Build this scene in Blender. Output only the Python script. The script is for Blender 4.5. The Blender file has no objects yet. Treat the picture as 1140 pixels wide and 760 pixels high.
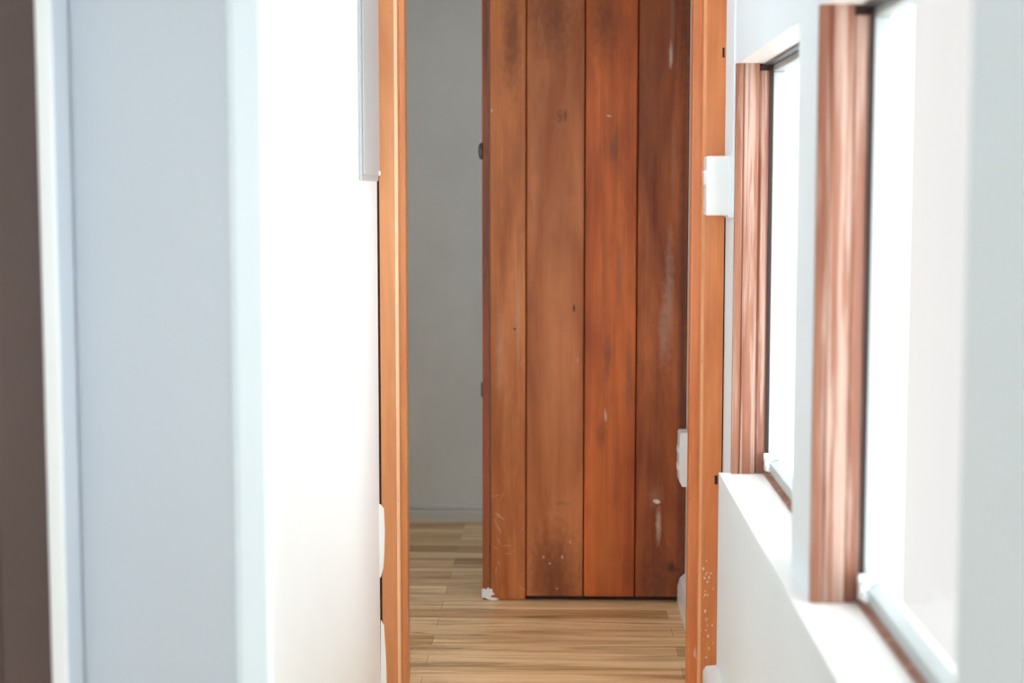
import bpy, bmesh, math, random
from mathutils import Vector, Matrix
random.seed(4)
S = 0.9                      # metres per survey unit
H = 1.5                      # eye height in survey units
F = 1830.0                   # focal length in pixels (1140 px wide frame)
YAW, PITCH = math.atan(50/F), math.atan(170/F)
scn = bpy.context.scene
C = scn.collection

# ------------------------------------------------------------------ camera
cam = bpy.data.cameras.new('camera'); cam.sensor_width = 36; cam.lens = 36*F/1140
cam.clip_start = .05; cam.clip_end = 200
co = bpy.data.objects.new('camera', cam); C.objects.link(co)
co.location = (0, 0, H*S); co.rotation_euler = (math.pi/2-PITCH, 0, YAW)
scn.camera = co
cam.dof.use_dof = True; cam.dof.focus_distance = 5.15*S; cam.dof.aperture_fstop = 2.6
RM = co.rotation_euler.to_matrix()
def at(px, py, D):
    """survey point (x, z) seen at pixel px,py on the plane y = D"""
    d = RM @ Vector(((px-570)/F, -(py-380)/F, -1))
    k = D/d.y
    return d.x*k, H+d.z*k

# ------------------------------------------------------------------ nodes
class NT:
    def __init__(s, name):
        s.m = bpy.data.materials.new(name); s.m.use_nodes = True
        s.t = s.m.node_tree; s.t.nodes.clear()
        s.out = s.t.nodes.new('ShaderNodeOutputMaterial')
        s.b = s.t.nodes.new('ShaderNodeBsdfPrincipled')
        s.t.links.new(s.b.outputs[0], s.out.inputs[0])
        s.tc = s.t.nodes.new('ShaderNodeTexCoord')
    def set(s, sock, v):
        if hasattr(v, 'is_output'): s.t.links.new(v, sock)
        elif isinstance(v, (tuple, list)) and len(v) == 3 and sock.type == 'RGBA': sock.default_value = (*v, 1)
        else: sock.default_value = v
    def P(s, **k):
        for n, v in k.items(): s.set(s.b.inputs[n.replace('_', ' ')], v)
    def map(s, scale=(1, 1, 1), loc=(0, 0, 0), rot=(0, 0, 0), v=None):
        n = s.t.nodes.new('ShaderNodeMapping'); s.set(n.inputs[0], v if v is not None else s.tc.outputs['Object'])
        n.inputs['Scale'].default_value = scale; n.inputs['Location'].default_value = loc; n.inputs['Rotation'].default_value = rot
        return n.outputs[0]
    def noise(s, v, scale=1, detail=5, rough=.55, dist=0):
        n = s.t.nodes.new('ShaderNodeTexNoise'); s.set(n.inputs['Vector'], v)
        n.inputs['Scale'].default_value = scale; n.inputs['Detail'].default_value = detail
        n.inputs['Roughness'].default_value = rough; n.inputs['Distortion'].default_value = dist
        return n.outputs['Fac']
    def ramp(s, f, stops, interp='LINEAR'):
        n = s.t.nodes.new('ShaderNodeValToRGB'); s.set(n.inputs[0], f); cr = n.color_ramp; cr.interpolation = interp
        while len(cr.elements) < len(stops): cr.elements.new(.5)
        for e, (p, c) in zip(cr.elements, stops):
            e.position = p; e.color = (*c, 1) if isinstance(c, tuple) else (c, c, c, 1)
        return n.outputs[0]
    def mix(s, f, a, b, mode='MIX'):
        n = s.t.nodes.new('ShaderNodeMix'); n.data_type = 'RGBA'; n.blend_type = mode
        s.set(n.inputs[0], f); s.set(n.inputs[6], a); s.set(n.inputs[7], b); return n.outputs[2]
    def math(s, op, a, b=0.0, c=None, clamp=False):
        n = s.t.nodes.new('ShaderNodeMath'); n.operation = op; n.use_clamp = clamp
        s.set(n.inputs[0], a); s.set(n.inputs[1], b)
        if c is not None: s.set(n.inputs[2], c)
        return n.outputs[0]
    def bump(s, h, strength=.3, dist=.002):
        n = s.t.nodes.new('ShaderNodeBump'); n.inputs['Strength'].default_value = strength
        n.inputs['Distance'].default_value = dist; s.set(n.inputs['Height'], h); s.set(s.b.inputs['Normal'], n.outputs[0])
    def spot(s, x, z, rx, rz, ang=0, rag=.35, nsc=60, soft=.5):
        """mask of a ragged elliptical mark at x,z (object metres) on a face that looks along y"""
        sp = s.t.nodes.new('ShaderNodeSeparateXYZ'); s.set(sp.inputs[0], s.map(loc=(-x, 0, -z)))
        ca, sa = math.cos(ang), math.sin(ang)
        u = s.math('ADD', s.math('MULTIPLY', sp.outputs[0], ca/rx), s.math('MULTIPLY', sp.outputs[2], sa/rx))
        w = s.math('ADD', s.math('MULTIPLY', sp.outputs[0], -sa/rz), s.math('MULTIPLY', sp.outputs[2], ca/rz))
        d = s.math('SQRT', s.math('ADD', s.math('MULTIPLY', u, u), s.math('MULTIPLY', w, w)))
        if rag:
            nz = s.noise(s.map((nsc, nsc, nsc*.6)), 1, 3)
            d = s.math('ADD', d, s.math('MULTIPLY', s.math('SUBTRACT', nz, .5), rag*4))
        return s.math('DIVIDE', s.math('SUBTRACT', 1.0, d), soft, clamp=True)

def lin(r, g, b):
    f = lambda c: (c/255/12.92) if c/255 <= .04045 else ((c/255+.055)/1.055)**2.4
    return (f(r), f(g), f(b))

def paint(name, col, rough=.55, var=.03, bump=.15):
    n = NT(name)
    f = n.noise(n.map((2.2, 2.2, 2.2)), 1, 4)
    c2 = tuple(max(0, c*(1-var*2)) for c in col)
    n.P(Base_Color=n.mix(n.ramp(f, [(.35, 0.0), (.65, 1.0)]), c2, col), Roughness=rough)
    n.bump(n.noise(n.map((90, 90, 90)), 1, 3), bump, .002)
    return n.m

def wood(name, dark, light, mid=None, off=(0, 0, 0), rough=.42, grain=.5, blot=.5, marks=(), coat=0.0, sx=26, spec=.3):
    """timber with grain up the z axis; marks = list of (x, z, rx, rz, angle, colour, opacity, rag, soft)"""
    n = NT(name)
    mid = mid or tuple((a+b)/2 for a, b in zip(dark, light))
    big = n.noise(n.map((7, 7, 1.3), off), 1, 4, .55, .6)
    base = n.ramp(big, [(.35, dark), (.5, mid), (.65, light)])
    g = n.noise(n.map((sx*6, sx*6, 3.2), off), 1, 5, .6)
    g2 = n.noise(n.map((sx, sx, .9), off), 1, 4, .6, .8)
    base = n.mix(grain*.55, base, n.ramp(g, [(.3, .62), (.7, 1.25)]), 'MULTIPLY')
    base = n.mix(grain, base, n.ramp(g2, [(.3, .68), (.55, 1.0), (.75, 1.18)]), 'MULTIPLY')
    bl = n.noise(n.map((11, 11, 5), (off[0]+3, off[1], off[2]+7)), 1, 5, .6)
    base = n.mix(blot*.7, base, n.ramp(bl, [(.33, (.60, .50, .42)), (.52, (1, 1, 1))]), 'MULTIPLY')
    fl = n.noise(n.map((170, 170, 70), off), 1, 2)
    base = n.mix(n.math('MULTIPLY', n.ramp(fl, [(.74, 0.0), (.78, 1.0)]), .5), base, (.55, .42, .30))
    base = n.mix(n.math('MULTIPLY', n.ramp(fl, [(.24, 1.0), (.27, 0.0)]), .55), base, (.05, .02, .012))
    for (x, z, rx, rz, a, col, op, rag, soft) in marks:
        base = n.mix(n.math('MULTIPLY', n.spot(x, z, rx, rz, a, rag, 60, soft), op), base, col)
    n.P(Base_Color=base, Roughness=n.math('ADD', n.math('MULTIPLY', bl, .25), rough-.12), Specular_IOR_Level=spec, Coat_Weight=coat, Coat_Roughness=.25)
    n.bump(g, .12, .0015)
    return n.m

# ------------------------------------------------------------------ geometry
def box(bm, x0, x1, y0, y1, z0, z1, mi=0):
    v = [bm.verts.new((x*S, y*S, z*S)) for x in (x0, x1) for y in (y0, y1) for z in (z0, z1)]
    for q in ((0, 1, 3, 2), (4, 6, 7, 5), (0, 4, 5, 1), (2, 3, 7, 6), (0, 2, 6, 4), (1, 5, 7, 3)):
        bm.faces.new([v[i] for i in q]).material_index = mi
def prism(bm, pts, a, b, axis='z', mi=0):
    """extrude outline pts; axis z: (x,y), axis y: (x,z), axis x: (y,z)"""
    mk = {'z': lambda p, t: (p[0], p[1], t), 'y': lambda p, t: (p[0], t, p[1]), 'x': lambda p, t: (t, p[0], p[1])}[axis]
    A = [bm.verts.new(Vector(mk(p, a))*S) for p in pts]; B = [bm.verts.new(Vector(mk(p, b))*S) for p in pts]
    n = len(pts)
    bm.faces.new(A[::-1]).material_index = mi; bm.faces.new(B).material_index = mi
    for i in range(n): bm.faces.new((A[i], A[(i+1) % n], B[(i+1) % n], B[i])).material_index = mi
def cyl(bm, c, d, r, r2=None, seg=20):
    c = Vector(c)*S; d = Vector(d)*S; r *= S; r2 = r if r2 is None else r2*S
    z = d.normalized(); x = z.orthogonal().normalized(); y = z.cross(x)
    A = [bm.verts.new(c+(x*math.cos(t)+y*math.sin(t))*r) for t in [2*math.pi*i/seg for i in range(seg)]]
    B = [bm.verts.new(c+d+(x*math.cos(t)+y*math.sin(t))*r2) for t in [2*math.pi*i/seg for i in range(seg)]]
    bm.faces.new(A[::-1]); bm.faces.new(B)
    for i in range(seg): bm.faces.new((A[i], A[(i+1) % seg], B[(i+1) % seg], B[i]))
def arc(cx, cy, r, a0, a1, n=6):
    return [(cx+r*math.cos(math.radians(a0+(a1-a0)*i/n)), cy+r*math.sin(math.radians(a0+(a1-a0)*i/n))) for i in range(n+1)]
def obj(name, bm, mats, parent=None, bevel=0, smooth=False, seg=2):
    bmesh.ops.recalc_face_normals(bm, faces=bm.faces)
    me = bpy.data.meshes.new(name)
    if parent is not None:
        M = Matrix.Identity(4)
        p = parent; loc = Vector((0, 0, 0))
        while p is not None: loc += p.location; p = p.parent
        bmesh.ops.translate(bm, verts=bm.verts, vec=-loc)
    bm.to_mesh(me); bm.free()
    for m in (mats if isinstance(mats, (list, tuple)) else [mats]): me.materials.append(m)
    o = bpy.data.objects.new(name, me); C.objects.link(o)
    if parent is not None: o.parent = parent
    if bevel:
        b = o.modifiers.new('bevel', 'BEVEL'); b.width = bevel; b.segments = seg; b.limit_method = 'ANGLE'; b.angle_limit = math.radians(40)
        b.harden_normals = False
    if smooth or bevel:
        for f in me.polygons: f.use_smooth = True
        e = o.modifiers.new('auto', 'WEIGHTED_NORMAL') if bevel else None
        if not bevel:
            me.set_sharp_from_angle(angle=math.radians(35))
    return o
def tag(o, label=None, cat=None, kind=None, group=None):
    for k, v in (('label', label), ('category', cat), ('kind', kind), ('group', group)):
        if v: o[k] = v
    return o
def empty(name, x, y, z):
    o = bpy.data.objects.new(name, None); C.objects.link(o); o.location = Vector((x, y, z))*S; o.empty_display_size = .1
    return o
BM = bmesh.new

# ------------------------------------------------------------------ materials
M_white = paint('white_wall_paint', (.86, .86, .85), .6, .01)
M_blue = paint('pale_blue_white_paint', (.83, .92, .98), .5, .012)
M_end = paint('blue_grey_shade_paint', (.53, .58, .64), .5, .012)  # shade of wall end and casing side, put into the colour
M_trimw = paint('white_gloss_trim_paint', (.84, .86, .87), .3, .01, .05)
M_sillw = paint('white_sill_paint', (.88, .88, .87), .4, .01, .05)
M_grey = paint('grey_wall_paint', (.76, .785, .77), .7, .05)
M_skirt = paint('grey_white_skirting', (.70, .70, .68), .4, .03, .05)
M_ceil = paint('ceiling_white', (.85, .85, .84), .7, .01)
M_panel = paint('pale_grey_enamel', (.47, .485, .49), .4, .03, .05)
M_plastic = paint('white_plastic', (.86, .88, .88), .3, .0, .0)
M_alu = paint('pale_aluminium_rail', (.46, .50, .50), .4, .03, .05)
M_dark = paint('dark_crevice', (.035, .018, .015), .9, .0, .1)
M_brown = paint('dark_brown_door', (.105, .066, .058), .6, .06, .1)
M_iron = paint('dark_iron', (.06, .055, .06), .4, .05, .1)

M_jl = wood('cedar_jamb_left', lin(192, 120, 70), lin(212, 145, 94), off=(1, 2, 3), grain=.3, blot=.12, rough=.38, coat=.25)
M_jr = wood('cedar_jamb_right', lin(202, 116, 60), lin(228, 144, 86), off=(4, 1, 6), grain=.38, blot=.2, rough=.38, coat=.25,
            marks=[])
def worn(name, off, dark, light):
    n = NT(name)
    g = n.noise(n.map((38, 38, 1.1), off), 1, 4, .6, .6)
    base = n.ramp(g, [(.32, dark), (.62, light)])
    w = n.noise(n.map((55, 55, 1.6), (off[0]+5, 1, 2)), 1, 5, .6, .4)
    base = n.mix(n.math('MULTIPLY', n.ramp(w, [(.5, 0.0), (.62, 1.0)]), .55), base, (.60, .46, .38))
    d = n.noise(n.map((30, 30, 5), (off[0]+9, 1, 2)), 1, 5, .65)
    base = n.mix(n.math('MULTIPLY', n.ramp(d, [(.62, 0.0), (.72, 1.0)]), .5), base, (.35, .13, .07))
    n.P(Base_Color=base, Roughness=.45); n.bump(g, .2, .002)
    return n.m
M_wj = worn('worn_cedar_window_lining', (2, 3, 4), lin(126, 70, 45), lin(152, 102, 78))
M_ws = worn('worn_cedar_window_stop', (7, 3, 1), lin(116, 62, 44), lin(144, 92, 70))

# glass
g = NT('window_glass'); t = g.t
tr = t.nodes.new('ShaderNodeBsdfTransparent'); gl = t.nodes.new('ShaderNodeBsdfGlossy'); gl.inputs['Roughness'].default_value = .02
mx = t.nodes.new('ShaderNodeMixShader'); mx.inputs[0].default_value = .04; t.links.new(tr.outputs[0], mx.inputs[1]); t.links.new(gl.outputs[0], mx.inputs[2])
t.links.new(mx.outputs[0], g.out.inputs[0]); M_glass = g.m

# floor: laminate planks laid across the hall
n = NT('oak_laminate_floor')
br = n.t.nodes.new('ShaderNodeTexBrick')
PW = .2085*S
n.set(br.inputs['Vector'], n.map(loc=(.37, -(5.655*S) % PW, 0)))
br.inputs['Scale'].default_value = 1; br.inputs['Brick Width'].default_value = 1.15; br.inputs['Row Height'].default_value = PW*.56
br.inputs['Mortar Size'].default_value = .0011; br.inputs['Mortar Smooth'].default_value = .3; br.inputs['Bias'].default_value = 0
br.offset = .37; br.offset_frequency = 2; br.squash = 1
br.inputs['Color1'].default_value = (0, 0, 0, 1); br.inputs['Color2'].default_value = (1, 1, 1, 1); br.inputs['Mortar'].default_value = (.5, .5, .5, 1)
tone = n.ramp(br.outputs['Color'], [(0, lin(186, 138, 90)), (.35, lin(232, 192, 142)), (.7, lin(248, 216, 168)), (1, lin(216, 172, 122))])
gr = n.noise(n.map((1.5, 17, 1)), 1, 6, .62, 1.0)
tone = n.mix(.75, tone, n.ramp(gr, [(.34, (.42, .32, .24)), (.45, (.80, .74, .68)), (.56, (1.06, 1.05, 1.04)), (.8, (1.15, 1.14, 1.10))]), 'MULTIPLY')
g3 = n.noise(n.map((7, 160, 1)), 1, 4, .6)
tone = n.mix(.35, tone, n.ramp(g3, [(.3, .7), (.7, 1.15)]), 'MULTIPLY')
kn = n.noise(n.map((3.2, 15, 1), (3, 5, 0)), 1, 5, .6, 1.5)
tone = n.mix(n.math('MULTIPLY', n.ramp(kn, [(.66, 0.0), (.76, 1.0)]), .7), tone, lin(104, 66, 40))
tone = n.mix(n.math('MULTIPLY', br.outputs['Fac'], .55), tone, lin(90, 60, 38))
n.P(Base_Color=tone, Roughness=.36); n.bump(gr, .05, .001)
M_floor = n.m

# ------------------------------------------------------------------ layout
CE = 2.85                       # ceiling height
LW = -.525                      # hall wall on the left
U, L = .490, .451               # window wall, and its thicker lower half
D0 = 2.96                       # where the hall's left wall begins
DF, DB = 4.80, 4.97             # doorway wall, front and back
SZ, WT = .715, 1.838            # sill, window head
W1 = (3.39, 4.53); W2 = (1.985, 3.105)
GL = .094                       # reveal depth to the sash
OW = U+.17                      # outer face of window wall
RL = -2.6; RB = -3.2            # near room
FD = 7.34                       # far wall
FR = .4695                      # far room right wall

def wall(name, parts, mats, label, cat='wall'):
    bm = BM()
    for p in parts: box(bm, *p)
    return tag(obj(name, bm, mats), label, cat, 'structure')

bm = BM(); box(bm, -3.6, 1.2, RB-.1, FD+.2, -.08, 0)
tag(obj('floor', bm, M_floor), 'oak laminate floor with planks laid across the doorway', 'floor', 'structure')
bm = BM(); box(bm, -3.6, 1.2, RB-.1, FD+.2, CE, CE+.1)
tag(obj('ceiling', bm, M_ceil), 'plain white ceiling above the hall', 'ceiling', 'structure')

# window wall (right)
wl = [(L, OW, W2[0]-.0, W1[1], 0, SZ), (L, OW, RB, W2[0], 0, SZ), (U, OW, W1[1], DB, 0, SZ),
      (U, OW, RB, W2[0], SZ, CE), (U, OW, W2[1], W1[0], SZ, CE), (U, OW, W1[1], DB, SZ, CE),
      (U, OW, W2[0], W2[1], WT, CE), (U, OW, W1[0], W1[1], WT, CE)]
bm = BM()
for p in wl: box(bm, *p)
wr = obj('wall_right', bm, [M_blue, M_sillw])
# sill top, soffit and near reveal faces are coated in white gloss
for f in wr.data.polygons:
    c = f.center/S
    if abs(f.normal.z) > .9 and (abs(c.z-SZ) < .002 or abs(c.z-WT) < .002): f.material_index = 1
tag(wr, 'pale blue-white wall on the right holding the two windows', 'wall', 'structure')

# hall wall (left): its long side is white, its end towards the camera blue-grey with painted-in shade
bm = BM(); box(bm, -1.05, LW, D0, DF, 0, CE)
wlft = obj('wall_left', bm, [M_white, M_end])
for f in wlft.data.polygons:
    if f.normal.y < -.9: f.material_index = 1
tag(wlft, 'white hall wall left of the doorway with its shaded end painted blue-grey', 'wall', 'structure')

# doorway wall pieces
wall('wall_doorway', [(-3.6, -.533, DF+.004, DB, 0, CE), (-.533, U, DF+.004, DB, 2.33, CE), (.506, OW+.0, DF+.14, DB, 0, 2.33)],
     M_white, 'white wall around the cedar doorway')
# far room
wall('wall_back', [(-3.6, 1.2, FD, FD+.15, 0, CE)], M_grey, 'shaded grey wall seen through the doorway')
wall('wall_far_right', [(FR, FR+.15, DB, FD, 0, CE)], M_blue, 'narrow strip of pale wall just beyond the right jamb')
wall('wall_far_left', [(-1.95, -1.8, 6.2, FD, 0, CE), (-1.95, -1.8, DB, 5.05, 0, CE), (-1.95, -1.8, 5.05, 6.2, 0, .55), (-1.95, -1.8, 5.05, 6.2, 2.3, CE)], M_grey, 'grey side wall of the room beyond the doorway')  # side opening added out of view for the fill lamp
# near room shell, its unseen rear opening added to let light in
wall('wall_near_left', [(RL-.15, RL, RB, D0-.1, 0, CE)], M_blue, 'pale wall on the left of the near room')
wall('wall_rear', [(RL, U, RB-.15, RB, 0, .25), (RL, U, RB-.15, RB, 2.65, CE), (RL, RL+.15, RB-.15, RB, .25, 2.65), (U-.15, U, RB-.15, RB, .25, 2.65)],
     M_blue, 'wall behind the viewpoint with a wide opening added for light')

# ---- plank door beyond the doorway
DD = 5.906
xl, zb = at(536.5, 662, DD)
xs = [at(px, 380, DD)[0] for px in (537, 544.8, 585.8, 650.3, 708.5, 765.5)]
zb = max(.003, at(540, 666.5, DD)[1]); zt = 2.262
def mk(pts):
    """marks given in photo pixels on the door face -> object metres"""
    out = []
    cx = (xs[0]+xs[-1])/2
    for (px, py, rx, ry, a, col, op, rag, soft) in pts:
        x, z = at(px, py, DD); k = DD/F*S
        out.append(((x-cx)*S, z*S, rx*k, ry*k, a, col, op, rag, soft))
    return out
pale = (.62, .50, .42); wht = (.85, .84, .8); drk = (.07, .022, .012); deep = (.16, .045, .018); org = (.52, .17, .045)  # board tops and feet darkened: part wood tone, part painted shade
rs = random.Random(11)
SCR = [(rs.uniform(549, 582), rs.uniform(545, 656), rs.uniform(2.5, 8), rs.uniform(.35, .6), rs.uniform(-1.5, 1.5), pale, rs.uniform(.35, .8), .08, .6) for _ in range(17)]
SCR += [(rs.uniform(549, 582), rs.uniform(380, 430), rs.uniform(4, 9), .4, rs.uniform(.5, 1.1), pale, .4, .08, .6) for _ in range(4)]
B0 = wood('plank_edge', lin(119, 57, 34), lin(170, 90, 54), off=(1, 0, 1), blot=.5, grain=.6,
    marks=mk([(541, 630, 5, 40, 0, (.36, .12, .04), .6, .2, .8), (541, 40, 5, 70, 0, (.09, .035, .025), .6, .2, .8)]))
B1 = wood('plank_first', lin(158, 82, 36), lin(212, 130, 74), off=(2, 5, 2), blot=.55, grain=.5,
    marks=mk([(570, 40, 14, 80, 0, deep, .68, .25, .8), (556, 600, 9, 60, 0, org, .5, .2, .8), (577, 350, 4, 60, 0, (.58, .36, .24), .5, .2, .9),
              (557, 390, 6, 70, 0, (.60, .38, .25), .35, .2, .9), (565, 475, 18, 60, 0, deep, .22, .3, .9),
              *SCR, (573, 366, 2, 2, 0, drk, .8, .1, .5), (547.5, 123, 1.5, 3, 0, pale, .8, .1, .6)]))
B2 = wood('plank_second', lin(158, 84, 42), lin(204, 126, 76), off=(5, 2, 4), blot=.35, grain=.3,
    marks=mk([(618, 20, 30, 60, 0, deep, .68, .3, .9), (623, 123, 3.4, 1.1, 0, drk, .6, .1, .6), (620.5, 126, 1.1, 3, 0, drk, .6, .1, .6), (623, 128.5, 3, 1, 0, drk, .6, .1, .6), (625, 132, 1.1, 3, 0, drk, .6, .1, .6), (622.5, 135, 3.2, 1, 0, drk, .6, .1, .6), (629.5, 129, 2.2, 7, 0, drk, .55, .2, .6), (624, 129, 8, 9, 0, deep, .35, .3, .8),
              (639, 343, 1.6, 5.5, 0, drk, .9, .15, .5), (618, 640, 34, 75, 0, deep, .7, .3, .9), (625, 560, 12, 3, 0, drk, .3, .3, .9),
              (605, 620, 2, 1.6, 0, pale, .7, .3, .6), (612, 627, 2, 1.6, 0, pale, .7, .3, .6), (626, 620, 1.6, 3, 0, pale, .7, .3, .6), (635, 603, 1.2, 2.4, 0, pale, .7, .3, .6),
              (620, 655, 1.6, 1.6, 0, pale, .7, .3, .6), (643, 401, 1, 4, 0, pale, .6, .2, .6), (600, 25, 1, 9, 0, (.45, .22, .12), .6, .2, .8)]))
B3 = wood('plank_third', lin(164, 76, 32), lin(212, 112, 54), off=(9, 4, 7), blot=.6, grain=.6,
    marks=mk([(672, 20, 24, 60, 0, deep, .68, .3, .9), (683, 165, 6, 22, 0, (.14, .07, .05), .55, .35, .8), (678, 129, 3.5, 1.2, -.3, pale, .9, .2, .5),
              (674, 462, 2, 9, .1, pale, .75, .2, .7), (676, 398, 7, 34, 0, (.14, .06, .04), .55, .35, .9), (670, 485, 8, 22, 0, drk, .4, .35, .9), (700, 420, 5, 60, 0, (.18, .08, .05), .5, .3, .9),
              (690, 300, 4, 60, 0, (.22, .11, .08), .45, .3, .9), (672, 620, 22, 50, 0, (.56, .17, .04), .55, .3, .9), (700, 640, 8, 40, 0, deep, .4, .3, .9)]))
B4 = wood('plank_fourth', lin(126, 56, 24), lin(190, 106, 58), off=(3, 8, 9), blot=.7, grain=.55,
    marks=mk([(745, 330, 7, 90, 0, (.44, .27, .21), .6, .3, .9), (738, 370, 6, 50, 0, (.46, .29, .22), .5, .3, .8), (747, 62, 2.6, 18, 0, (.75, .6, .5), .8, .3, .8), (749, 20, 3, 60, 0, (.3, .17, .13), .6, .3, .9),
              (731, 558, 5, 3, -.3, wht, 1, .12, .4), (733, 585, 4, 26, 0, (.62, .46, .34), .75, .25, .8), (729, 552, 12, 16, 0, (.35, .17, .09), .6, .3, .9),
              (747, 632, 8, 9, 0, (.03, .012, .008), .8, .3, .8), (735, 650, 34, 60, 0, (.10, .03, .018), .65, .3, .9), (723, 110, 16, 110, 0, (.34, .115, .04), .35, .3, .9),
              (760, 380, 7, 420, 0, (.07, .022, .018), .75, .15, .9), (750, 180, 3, 60, 0, (.36, .2, .15), .4, .3, .9), (760, 30, 14, 90, 0, drk, .5, .3, .9)]))  # long dark strip down the right edge is painted shade
cx = (xs[0]+xs[-1])/2
door = empty('door_1', cx, DD, 0)
tag(door, 'open cedar door of scuffed vertical boards standing in the room beyond', 'door', 'structure')
bm = BM()
T = .036
for i, (a, b) in enumerate(zip(xs[1:-1], xs[2:])):
    gp = .0018; ch = .004
    r = .0
    sec = [(a+gp, DD+ch), (a+gp+ch, DD), (b-gp-ch, DD), (b-gp, DD+ch), (b-gp, DD+T-.012), (a+gp, DD+T-.012)]
    zz = zb if i == 0 else at(650, 663.3, DD)[1]
    prism(bm, sec, zz, zt, 'z', i)
bx_ = (xs[1], xs[-1], DD+.012, DD+T, zb*.25, zt-.01)  # lowered so its dark colour stands in for shade under the door
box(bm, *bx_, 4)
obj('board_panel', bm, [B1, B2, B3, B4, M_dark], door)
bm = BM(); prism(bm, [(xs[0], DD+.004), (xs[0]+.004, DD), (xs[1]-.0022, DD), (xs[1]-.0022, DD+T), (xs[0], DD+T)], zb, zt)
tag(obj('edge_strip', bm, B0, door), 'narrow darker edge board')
for j, zz in enumerate((.35, 1.25, 2.0)):   # ledges on the hidden face
    bm = BM(); box(bm, xs[0]+.05, xs[-1]-.05, DD+T, DD+T+.022, zz, zz+.13); obj('ledge', bm, B2, door, .003)
# latch knob and keeper on the leading edge
x, z = at(534.5, 168, DD); bm = BM(); cyl(bm, (xs[0], DD+.02, z), (-.010, 0, 0), .033, .026); cyl(bm, (xs[0]-.010, DD+.02, z), (-.004, 0, 0), .026, .016)
tag(obj('knob', bm, M_iron, door, smooth=True), 'dark round door knob seen edge-on')
x, z = at(535, 434, DD); bm = BM(); box(bm, xs[0]-.006, xs[0]+.001, DD+.008, DD+.03, z-.026, z+.026)
tag(obj('latch_plate', bm, M_iron, door, .0015), 'black latch plate')
# chipped white filler on bottom corner
def blob(px, py, rx, ry, D, seed, dy=.003, mat=None, n=14):
    rnd = random.Random(seed); x, z = at(px, py, D); k = D/F
    return [(x+math.cos(t)*rx*k*rnd.uniform(.72, 1.15), z+math.sin(t)*ry*k*rnd.uniform(.72, 1.15)) for t in [2*math.pi*i/n for i in range(n)]]
def poly(pts, D): return [at(px, py, D) for px, py in pts]
bm = BM(); prism(bm, poly([(536.3, 656), (539, 654.5), (541, 656), (543.5, 653), (545, 655.5), (548, 655), (548.5, 659), (551, 661), (547, 662.5), (546, 664.5), (551, 665), (556, 666.5), (549, 668), (544, 667), (540, 665), (536.5, 665)], DD), DD-.003, DD+.002, 'y')
tag(obj('filler_patch', bm, M_trimw, door), 'white filler chip on the corner')

# ---- cedar doorway frame
fr_ = empty('trim_1', -.02, DF, 0)
tag(fr_, 'orange cedar door frame around the open doorway', 'door frame', 'structure')
def jamb_sec(outer, front, inner, sgn, r=.014):
    # outer, front edge, stop edge in x ; sgn +1 when the opening lies towards +x
    a = arc(front-sgn*r, DF+r, r, -90, 0, 6) if sgn > 0 else arc(front+r, DF+r, r, -90, -180, 6)
    s = [(outer, DF)]+a
    return s+[(front, DF+.052), (inner-sgn*.003, DF+.054), (inner, DF+.058), (inner, DF+.12), (front, DF+.125), (front, DB), (outer, DB)]
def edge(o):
    """paints a pale highlight along the rounded arris"""
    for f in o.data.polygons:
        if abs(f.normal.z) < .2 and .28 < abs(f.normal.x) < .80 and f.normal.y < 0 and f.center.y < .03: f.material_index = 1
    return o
M_hl = wood('arris_highlight_left', lin(226, 176, 134), lin(240, 200, 166), off=(1, 2, 3), grain=.3, blot=.3)  # paler wood stands in for the highlight on the arris
M_hl2 = wood('arris_highlight_right', lin(212, 140, 92), lin(236, 176, 130), off=(1, 2, 3), grain=.3, blot=.4)
xa, xb, xc = at(423.5, 380, DF)[0], at(444.5, 380, DF)[0], at(453.2, 380, DF+.085)[0]
bm = BM(); prism(bm, jamb_sec(xa, xb, xc, 1), 0, 2.33)
edge(obj('jamb', bm, [M_jl, M_hl], fr_, smooth=True))
xd, xe, xf = at(804.8, 380, DF)[0], at(779.5, 380, DF)[0], at(767.5, 380, DF+.085)[0]
bm = BM(); prism(bm, jamb_sec(xd, xe, xf, -1), 0, 2.33)
# scuffed, paint-flecked foot of the right jamb
jx = -.02*S
rf = random.Random(5)
flk = [(rf.gauss(cx_, 3.2), rf.gauss(cy_, 8), rf.uniform(.6, 1.5), rf.uniform(.7, 2.2)) for cx_, cy_, k_ in ((787, 642, 9), (783, 662, 4), (786, 704, 9), (790, 716, 4)) for _ in range(k_)] + [(775, 732, 1.2, 8), (794, 655, 1.2, 2)]
n = M_jr.node_tree
mrk = []
for (px, py, rx, ry) in flk:
    x, z = at(px, py, DF); k = DF/F*S
    mrk.append((x*S-jx, z*S, rx*k, ry*k, 0, (.80, .70, .55), .75, .5, .5))
M_jr2 = wood('cedar_jamb_right_scuffed', lin(204, 116, 60), lin(230, 146, 88), off=(4, 1, 6), grain=.38, blot=.2, rough=.38, coat=.25, marks=mrk)
edge(obj('jamb', bm, [M_jr2, M_hl2], fr_, smooth=True))
bm = BM(); box(bm, xb, xe, DF, DB, 2.28, 2.33); box(bm, xb, xe, DF+.054, DF+.12, 2.255, 2.28)
obj('head', bm, M_jl, fr_, .003)
# dark strips standing in for shade in the gaps between frame and plaster
bm = BM(); box(bm, LW-.008, xa, DF+.003, DF+.03, 0, 2.33)
obj('gap_shade', bm, M_dark, fr_)
bm = BM(); box(bm, xd, .506, DF+.012, DF+.03, 0, 2.33)
obj('gap_shade', bm, M_dark, fr_)

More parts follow.
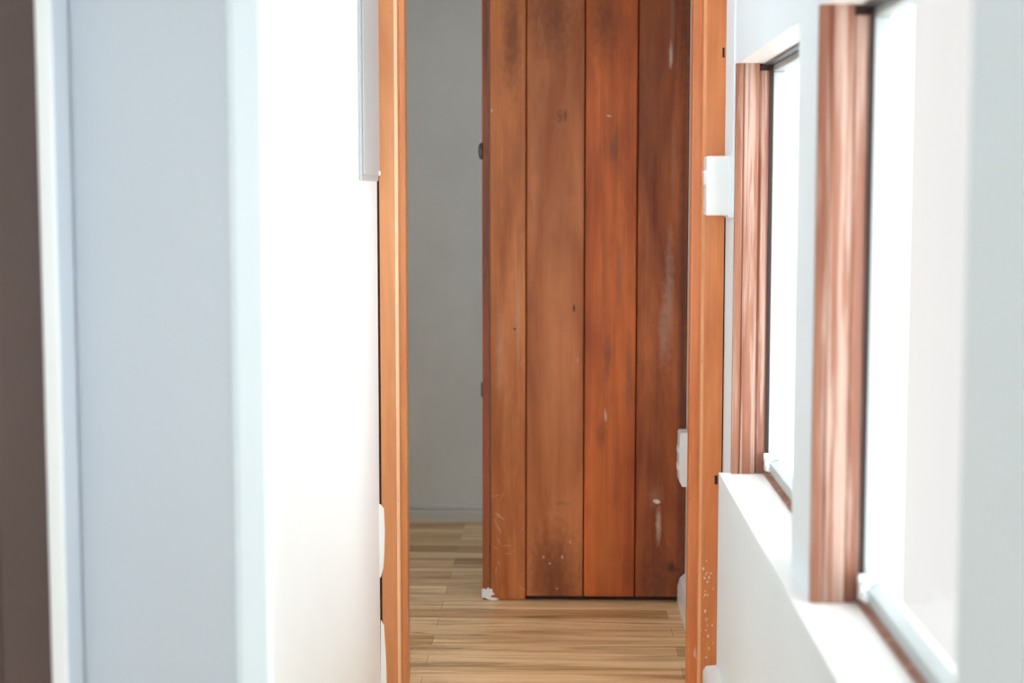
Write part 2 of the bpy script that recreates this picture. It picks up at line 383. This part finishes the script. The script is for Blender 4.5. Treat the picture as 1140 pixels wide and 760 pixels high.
# ragged plaster edges that lap the frame
def rag(name, pts, D, t, mat, label, cat='plaster edge'):
    bm = BM(); prism(bm, poly(pts, D), D-t, D+.003, 'y')
    return tag(obj(name, bm, mat), label, cat, 'structure')
rag('trim_2', [(420, 560), (424.5, 562), (427.5, 566), (428.5, 590), (428, 615), (426.8, 632), (424, 642), (421, 644)], DF, .004, M_white,
    'white plaster lip lapping over the left jamb edge')
rag('trim_3', [(424, 690), (427.5, 696), (428.5, 712), (430, 735), (431.5, 800), (424, 800)], DF, .004, M_white,
    'white plaster lip at the foot of the left jamb')

# ---- windows
def window(name, a, b, label):
    w = empty(name, U+GL/2, (a+b)/2, SZ)
    tag(w, label, 'window', 'structure')
    e = .0
    g0 = U+GL
    # cedar side linings, profiled: broad board with a groove, then a stop set back
    for side in (1, 0):
        y = b if side else a; s = -1 if side else 1
        bm = BM()
        if not side:
            prism(bm, [(U+.020, y), (U+.020, y+.014), (U+.058, y+.020), (U+.058, y)], SZ, WT, 'z'); obj('side_lining', bm, M_wj, w)
            bm = BM(); prism(bm, [(U+.058, y), (U+.058, y+.012), (U+.086, y+.014), (U+.086, y)], SZ, WT-.012, 'z'); obj('stop_bead', bm, M_ws, w)
            continue
        sec = [(U-.006, y+s*.0), (U-.006, y+s*.020), (U+.012, y+s*.024), (U+.014, y+s*.020), (U+.018, y+s*.024), (U+.056, y+s*.024), (U+.058, y+s*.0)]
        prism(bm, sec, SZ, WT, 'z'); obj('side_lining', bm, M_wj, w)
        bm = BM(); prism(bm, [(U+.058, y), (U+.058, y+s*.012), (U+.064, y+s*.016), (U+.086, y+s*.016), (U+.086, y)], SZ-.0, WT-.020, 'z'); obj('stop_bead', bm, M_ws, w)
        bm = BM(); box(bm, U+.0855, g0+.001, y-.021, y+.001, SZ+.004, WT-.001); box(bm, U+.060, U+.0855, y-.012, y+.001, WT-.020, WT-.001); tag(obj('sash_gap_shade', bm, M_dark, w), 'dark fill for the shaded gap beside the sash')  # dark boxes stand in for shade in sash gap and stop cavity
    # sash
    bm = BM()
    r = .030
    y0, y1 = a+.004, b-.004
    box(bm, g0, g0+.035, y0, y1, SZ+.006, SZ+.006+r)
    box(bm, g0, g0+.035, y0, y1, WT-.022, WT-.004)
    box(bm, g0, g0+.035, y1-.012, y1, SZ+.006+r, WT-.022)
    box(bm, g0, g0+.035, y0, y0+.012, SZ+.006+r, WT-.022)
    tag(obj('sash', bm, M_alu, w, .003), 'pale grey sash rails')
    bm = BM(); box(bm, g0+.014, g0+.019, y0+.01, y1-.01, SZ+.02, WT-.01); obj('pane', bm, M_glass, w)
    # timber sill strip in front of the sash
    bm = BM(); prism(bm, [(g0-.012, SZ), (g0-.012, SZ+.006), (g0, SZ+.012), (g0+.04, SZ+.006), (g0+.04, SZ)], a+.002, b-.026, 'y')
    tag(obj('sill_bead', bm, M_ws, w), 'brown timber bead along the sill')
    # dark strip along the head
    bm = BM(); box(bm, g0-.022, g0+.02, a+.03, b-.03, WT-.006, WT); obj('head_bead', bm, M_iron, w)
    # stay catch in the bottom corner
    bm = BM()
    box(bm, g0-.012, g0+.006, b-.050, b-.026, SZ+.012, SZ+.040)
    cyl(bm, (g0-.014, b-.040, SZ+.050), (.03, 0, 0), .012, .010, 14)
    cyl(bm, (g0-.003, b-.075, SZ+.022), (0, .03, 0), .009, .009, 14)
    box(bm, g0-.010, g0-.002, b-.080, b-.030, SZ+.044, SZ+.052)
    tag(obj('stay_catch', bm, M_plastic, w, .002), 'white painted stay catch')
    return w
window('window_1', *W1, 'farther window with a worn cedar lining beside the doorway')
window('window_2', *W2, 'nearer window with a worn cedar lining, cut off by the photo edge')

# ---- skirtings
bm = BM(); prism(bm, [(L, 0), (L-.038, 0), (L-.038, .150), (L-.030, .165), (L, .168)], RB, W1[1], 'y')
tag(obj('baseboard_right', bm, M_trimw), 'white skirting board at the foot of the window wall', 'skirting board', 'structure')
prof = lambda y, s: [(y, 0), (y-s*.022, 0), (y-s*.026, .044), (y-s*.020, .050), (y-s*.006, .050), (y-s*.005, .058), (y-s*.016, .062), (y-s*.014, .078), (y, .082)]
bm = BM(); prism(bm, prof(FD, 1), -1.8, FR, 'x')
tag(obj('baseboard_back', bm, M_skirt), 'grey-white moulded skirting under the shaded grey wall', 'skirting board', 'structure')
bm = BM(); prism(bm, [(FR, 0), (FR-.028, 0), (FR-.028, .06), (FR-.020, .09), (FR-.004, .105), (FR, .105)], DB, DD-.012, 'y')
tag(obj('baseboard_far_right', bm, M_trimw), 'white skirting stub between the plank door and right jamb', 'skirting board', 'structure')

bm = BM(); box(bm, U-.005, U+.001, 4.585, DF+.01, at(800, 242, 4.66)[1], 2.4)
tag(obj('trim_5', bm, M_blue, bevel=.002), 'thin pale cover strip on the wall beside the right jamb', 'cover strip', 'structure')
# nicks where filler and frame have broken away
for (p, q) in (((804.5, 53), (806.6, 64)), ((795.5, 529), (799, 539))):
    xa_, za_ = at(*p, DF); xb_, zb__ = at(*q, DF)
    bm = BM(); box(bm, xa_, xb_, DF-.0008, DF+.004, zb__, za_); obj('nick', bm, M_dark, fr_)

# ---- left side: pale return, white casing and dark door
D1 = 2.86
xA, xB = at(47, 380, D1)[0], at(67, 380, D1)[0]
door2 = empty('door_2', xA-.40, D0-.04, 0)
tag(door2, 'dark brown closed door in white casing at the far left edge', 'door', 'structure')
bm = BM()
box(bm, xA-.80, xA+.006, D0-.062, D0-.022, .008, 2.25)
for (za, zc) in ((.25, 1.0), (1.2, 2.05)):
    for (p, q) in ((.10, .36), (.44, .70)):
        box(bm, xA-.80+p, xA-.80+q, D0-.068, D0-.060, za, zc)
obj('leaf', bm, M_brown, door2, .004)
bm = BM(); box(bm, xA, xB, D1, D0, 0, 2.34); box(bm, xA-.83, xA-.795, D1, D0, 0, 2.34); box(bm, xA-.83, xB, D1, D0, 2.26, 2.34)
cs = obj('casing', bm, [M_trimw, M_end], door2, .006, seg=4); tag(cs, 'white door casing')
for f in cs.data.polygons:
    if f.normal.x > .9: f.material_index = 1  # right side takes a darker paint for its shade
bm = BM(); cyl(bm, (xA-.74, D0-.062, 1.1), (0, -.05, 0), .012); cyl(bm, (xA-.74, D0-.10, 1.1), (0, -.04, 0), .028, .022)
obj('handle', bm, M_iron, door2, smooth=True)
wall('wall_front', [(RL-.15, xA-.83, D0-.1, D0+.1, 0, CE), (xA-.83, xB, D0-.1, D0+.06, 2.34, CE), (-3.6, xB, D0+.0, D0+.06, 0, CE)], M_blue, 'pale wall carrying the dark door')
# corner bead strip on the wall end
xs1, xs2 = at(258, 380, D0)[0], LW
bm = BM(); prism(bm, [(xs1, D0), (xs1+.012, D0-.006), (LW-.006, D0-.012), (LW+.0015, D0-.004), (LW+.0015, D0)], 0, CE)
tag(obj('trim_4', bm, M_blue), 'white corner strip on the end of the left hall wall', 'corner trim', 'structure')

# ---- pale grey cabinet high on the left wall
x0 = LW; ya, yb = 4.36, 4.772; zp = 1.522
pn = empty('wall_cabinet', LW, (ya+yb)/2, zp)
tag(pn, 'shallow pale grey metal cabinet on the white wall beside the left jamb', 'cabinet')
bm = BM(); box(bm, LW, LW+.008, ya, yb, zp, 2.35); obj('body', bm, M_panel, pn, .002)
bm = BM(); box(bm, LW+.008, LW+.013, ya+.02, yb-.012, zp+.015, 2.33); obj('cover', bm, M_panel, pn, .002)
bm = BM(); cyl(bm, (LW+.012, yb-.03, zp+.022), (.005, 0, 0), .008, .006, 12); tag(obj('screw', bm, M_plastic, pn, smooth=True), 'white painted screw')

# ---- light switch in the corridor, on the window wall
ys = 4.66
xp = at(785.5, 300, ys)[0]; zt_, zb_ = at(800, 173.5, ys)[1], at(800, 240, ys)[1]
sw = empty('light_switch', U, ys+.045, zb_)
tag(sw, 'white surface-mounted light switch box overlapping the right jamb', 'light switch')
bm = BM(); box(bm, xp, U, ys, ys+.09, zb_, zt_); obj('housing', bm, M_plastic, sw, .005, seg=3)
zm = at(785, 190, ys)[1]; zn = at(785, 206, ys)[1]
bm = BM(); prism(bm, [(xp+.001, zm+.004), (xp-.006, zm), (xp-.003, zn), (xp+.001, zn-.004)], ys+.012, ys+.075, 'y'); tag(obj('rocker', bm, M_plastic, sw, .0012), 'small rocker switch')
bm = BM(); x_ = U-.012; box(bm, U-.008, U, ys-.006, ys+.10, zb_-.006, zt_+.004); obj('back_plate', bm, M_plastic, sw, .001)

# ---- power outlet low on the far strip of wall
yo = 5.66
zt_, zb_ = at(760, 482, yo)[1], at(760, 542, yo)[1]
ou = empty('power_outlet', FR, yo+.05, zb_)
tag(ou, 'white power outlet peeking out behind the right jamb before the plank door', 'power outlet')
xo = at(756, 500, yo)[0]
bm = BM(); prism(bm, [(FR, zb_-.0), (xo+.012, zb_), (xo+.002, zb_+.02), (xo, zb_+.07), (xo+.002, zt_-.006), (xo+.006, zt_), (FR, zt_)], yo, yo+.10, 'y')
obj('housing', bm, M_plastic, ou, .0015)
bm = BM(); box(bm, xo-.003, xo+.001, yo+.02, yo+.08, zb_+.055, zb_+.075); obj('rocker', bm, M_plastic, ou, .001)
bm = BM(); box(bm, xo-.003, xo+.001, yo+.02, yo+.08, zb_+.115, zb_+.135); obj('rocker', bm, M_plastic, ou, .001)

# ------------------------------------------------------------------ light
w = bpy.data.worlds.new('sky'); scn.world = w; w.use_nodes = True
bg = w.node_tree.nodes['Background']; bg.inputs[0].default_value = (.93, .93, .915, 1); bg.inputs[1].default_value = 1.0
def area(name, loc, rot, sx, sy, power, col, spread=180):
    l = bpy.data.lights.new(name, 'AREA'); l.shape = 'RECTANGLE'; l.size = sx*S; l.size_y = sy*S; l.energy = power; l.color = col; l.spread = math.radians(spread)
    o = bpy.data.objects.new(name, l); C.objects.link(o); o.location = Vector(loc)*S; o.rotation_euler = rot; return o
# added fill lamp in the unseen rear opening
area('rear_fill', ((RL+U)/2, RB-.05, 1.45), (math.pi/2, 0, 0), 2.6, 2.3, 29, (.77, .91, 1.0))
area('far_room_fill', (-1.86, 5.62, 1.42), (0, -math.pi/2, 0), 1.7, 1.1, 6, (.93, .97, 1))  # added lamp, unseen, lifting the far room
area('hall_ceiling_fill', (-.30, 4.0, CE-.06), (0, 0, 0), .28, 1.4, 5.8, (.92, .97, 1))  # added fill lamp; no ceiling fitting is built
# hazy low sun through the two side windows
l = bpy.data.lights.new('hazy_sun', 'SUN'); l.energy = 10; l.angle = math.radians(110); l.color = (.90, .965, 1)
o = bpy.data.objects.new('hazy_sun', l); C.objects.link(o)
o.rotation_euler = Vector((-1, .8, -.05)).to_track_quat('-Z', 'Y').to_euler()

vs = scn.view_settings; vs.view_transform = 'Standard'; vs.look = 'None'; vs.gamma = 1; vs.use_curve_mapping = False; vs.exposure = 0
scn.cycles.max_bounces = 10; scn.cycles.diffuse_bounces = 9; scn.cycles.transparent_max_bounces = 12
scn.cycles.sample_clamp_indirect = 6
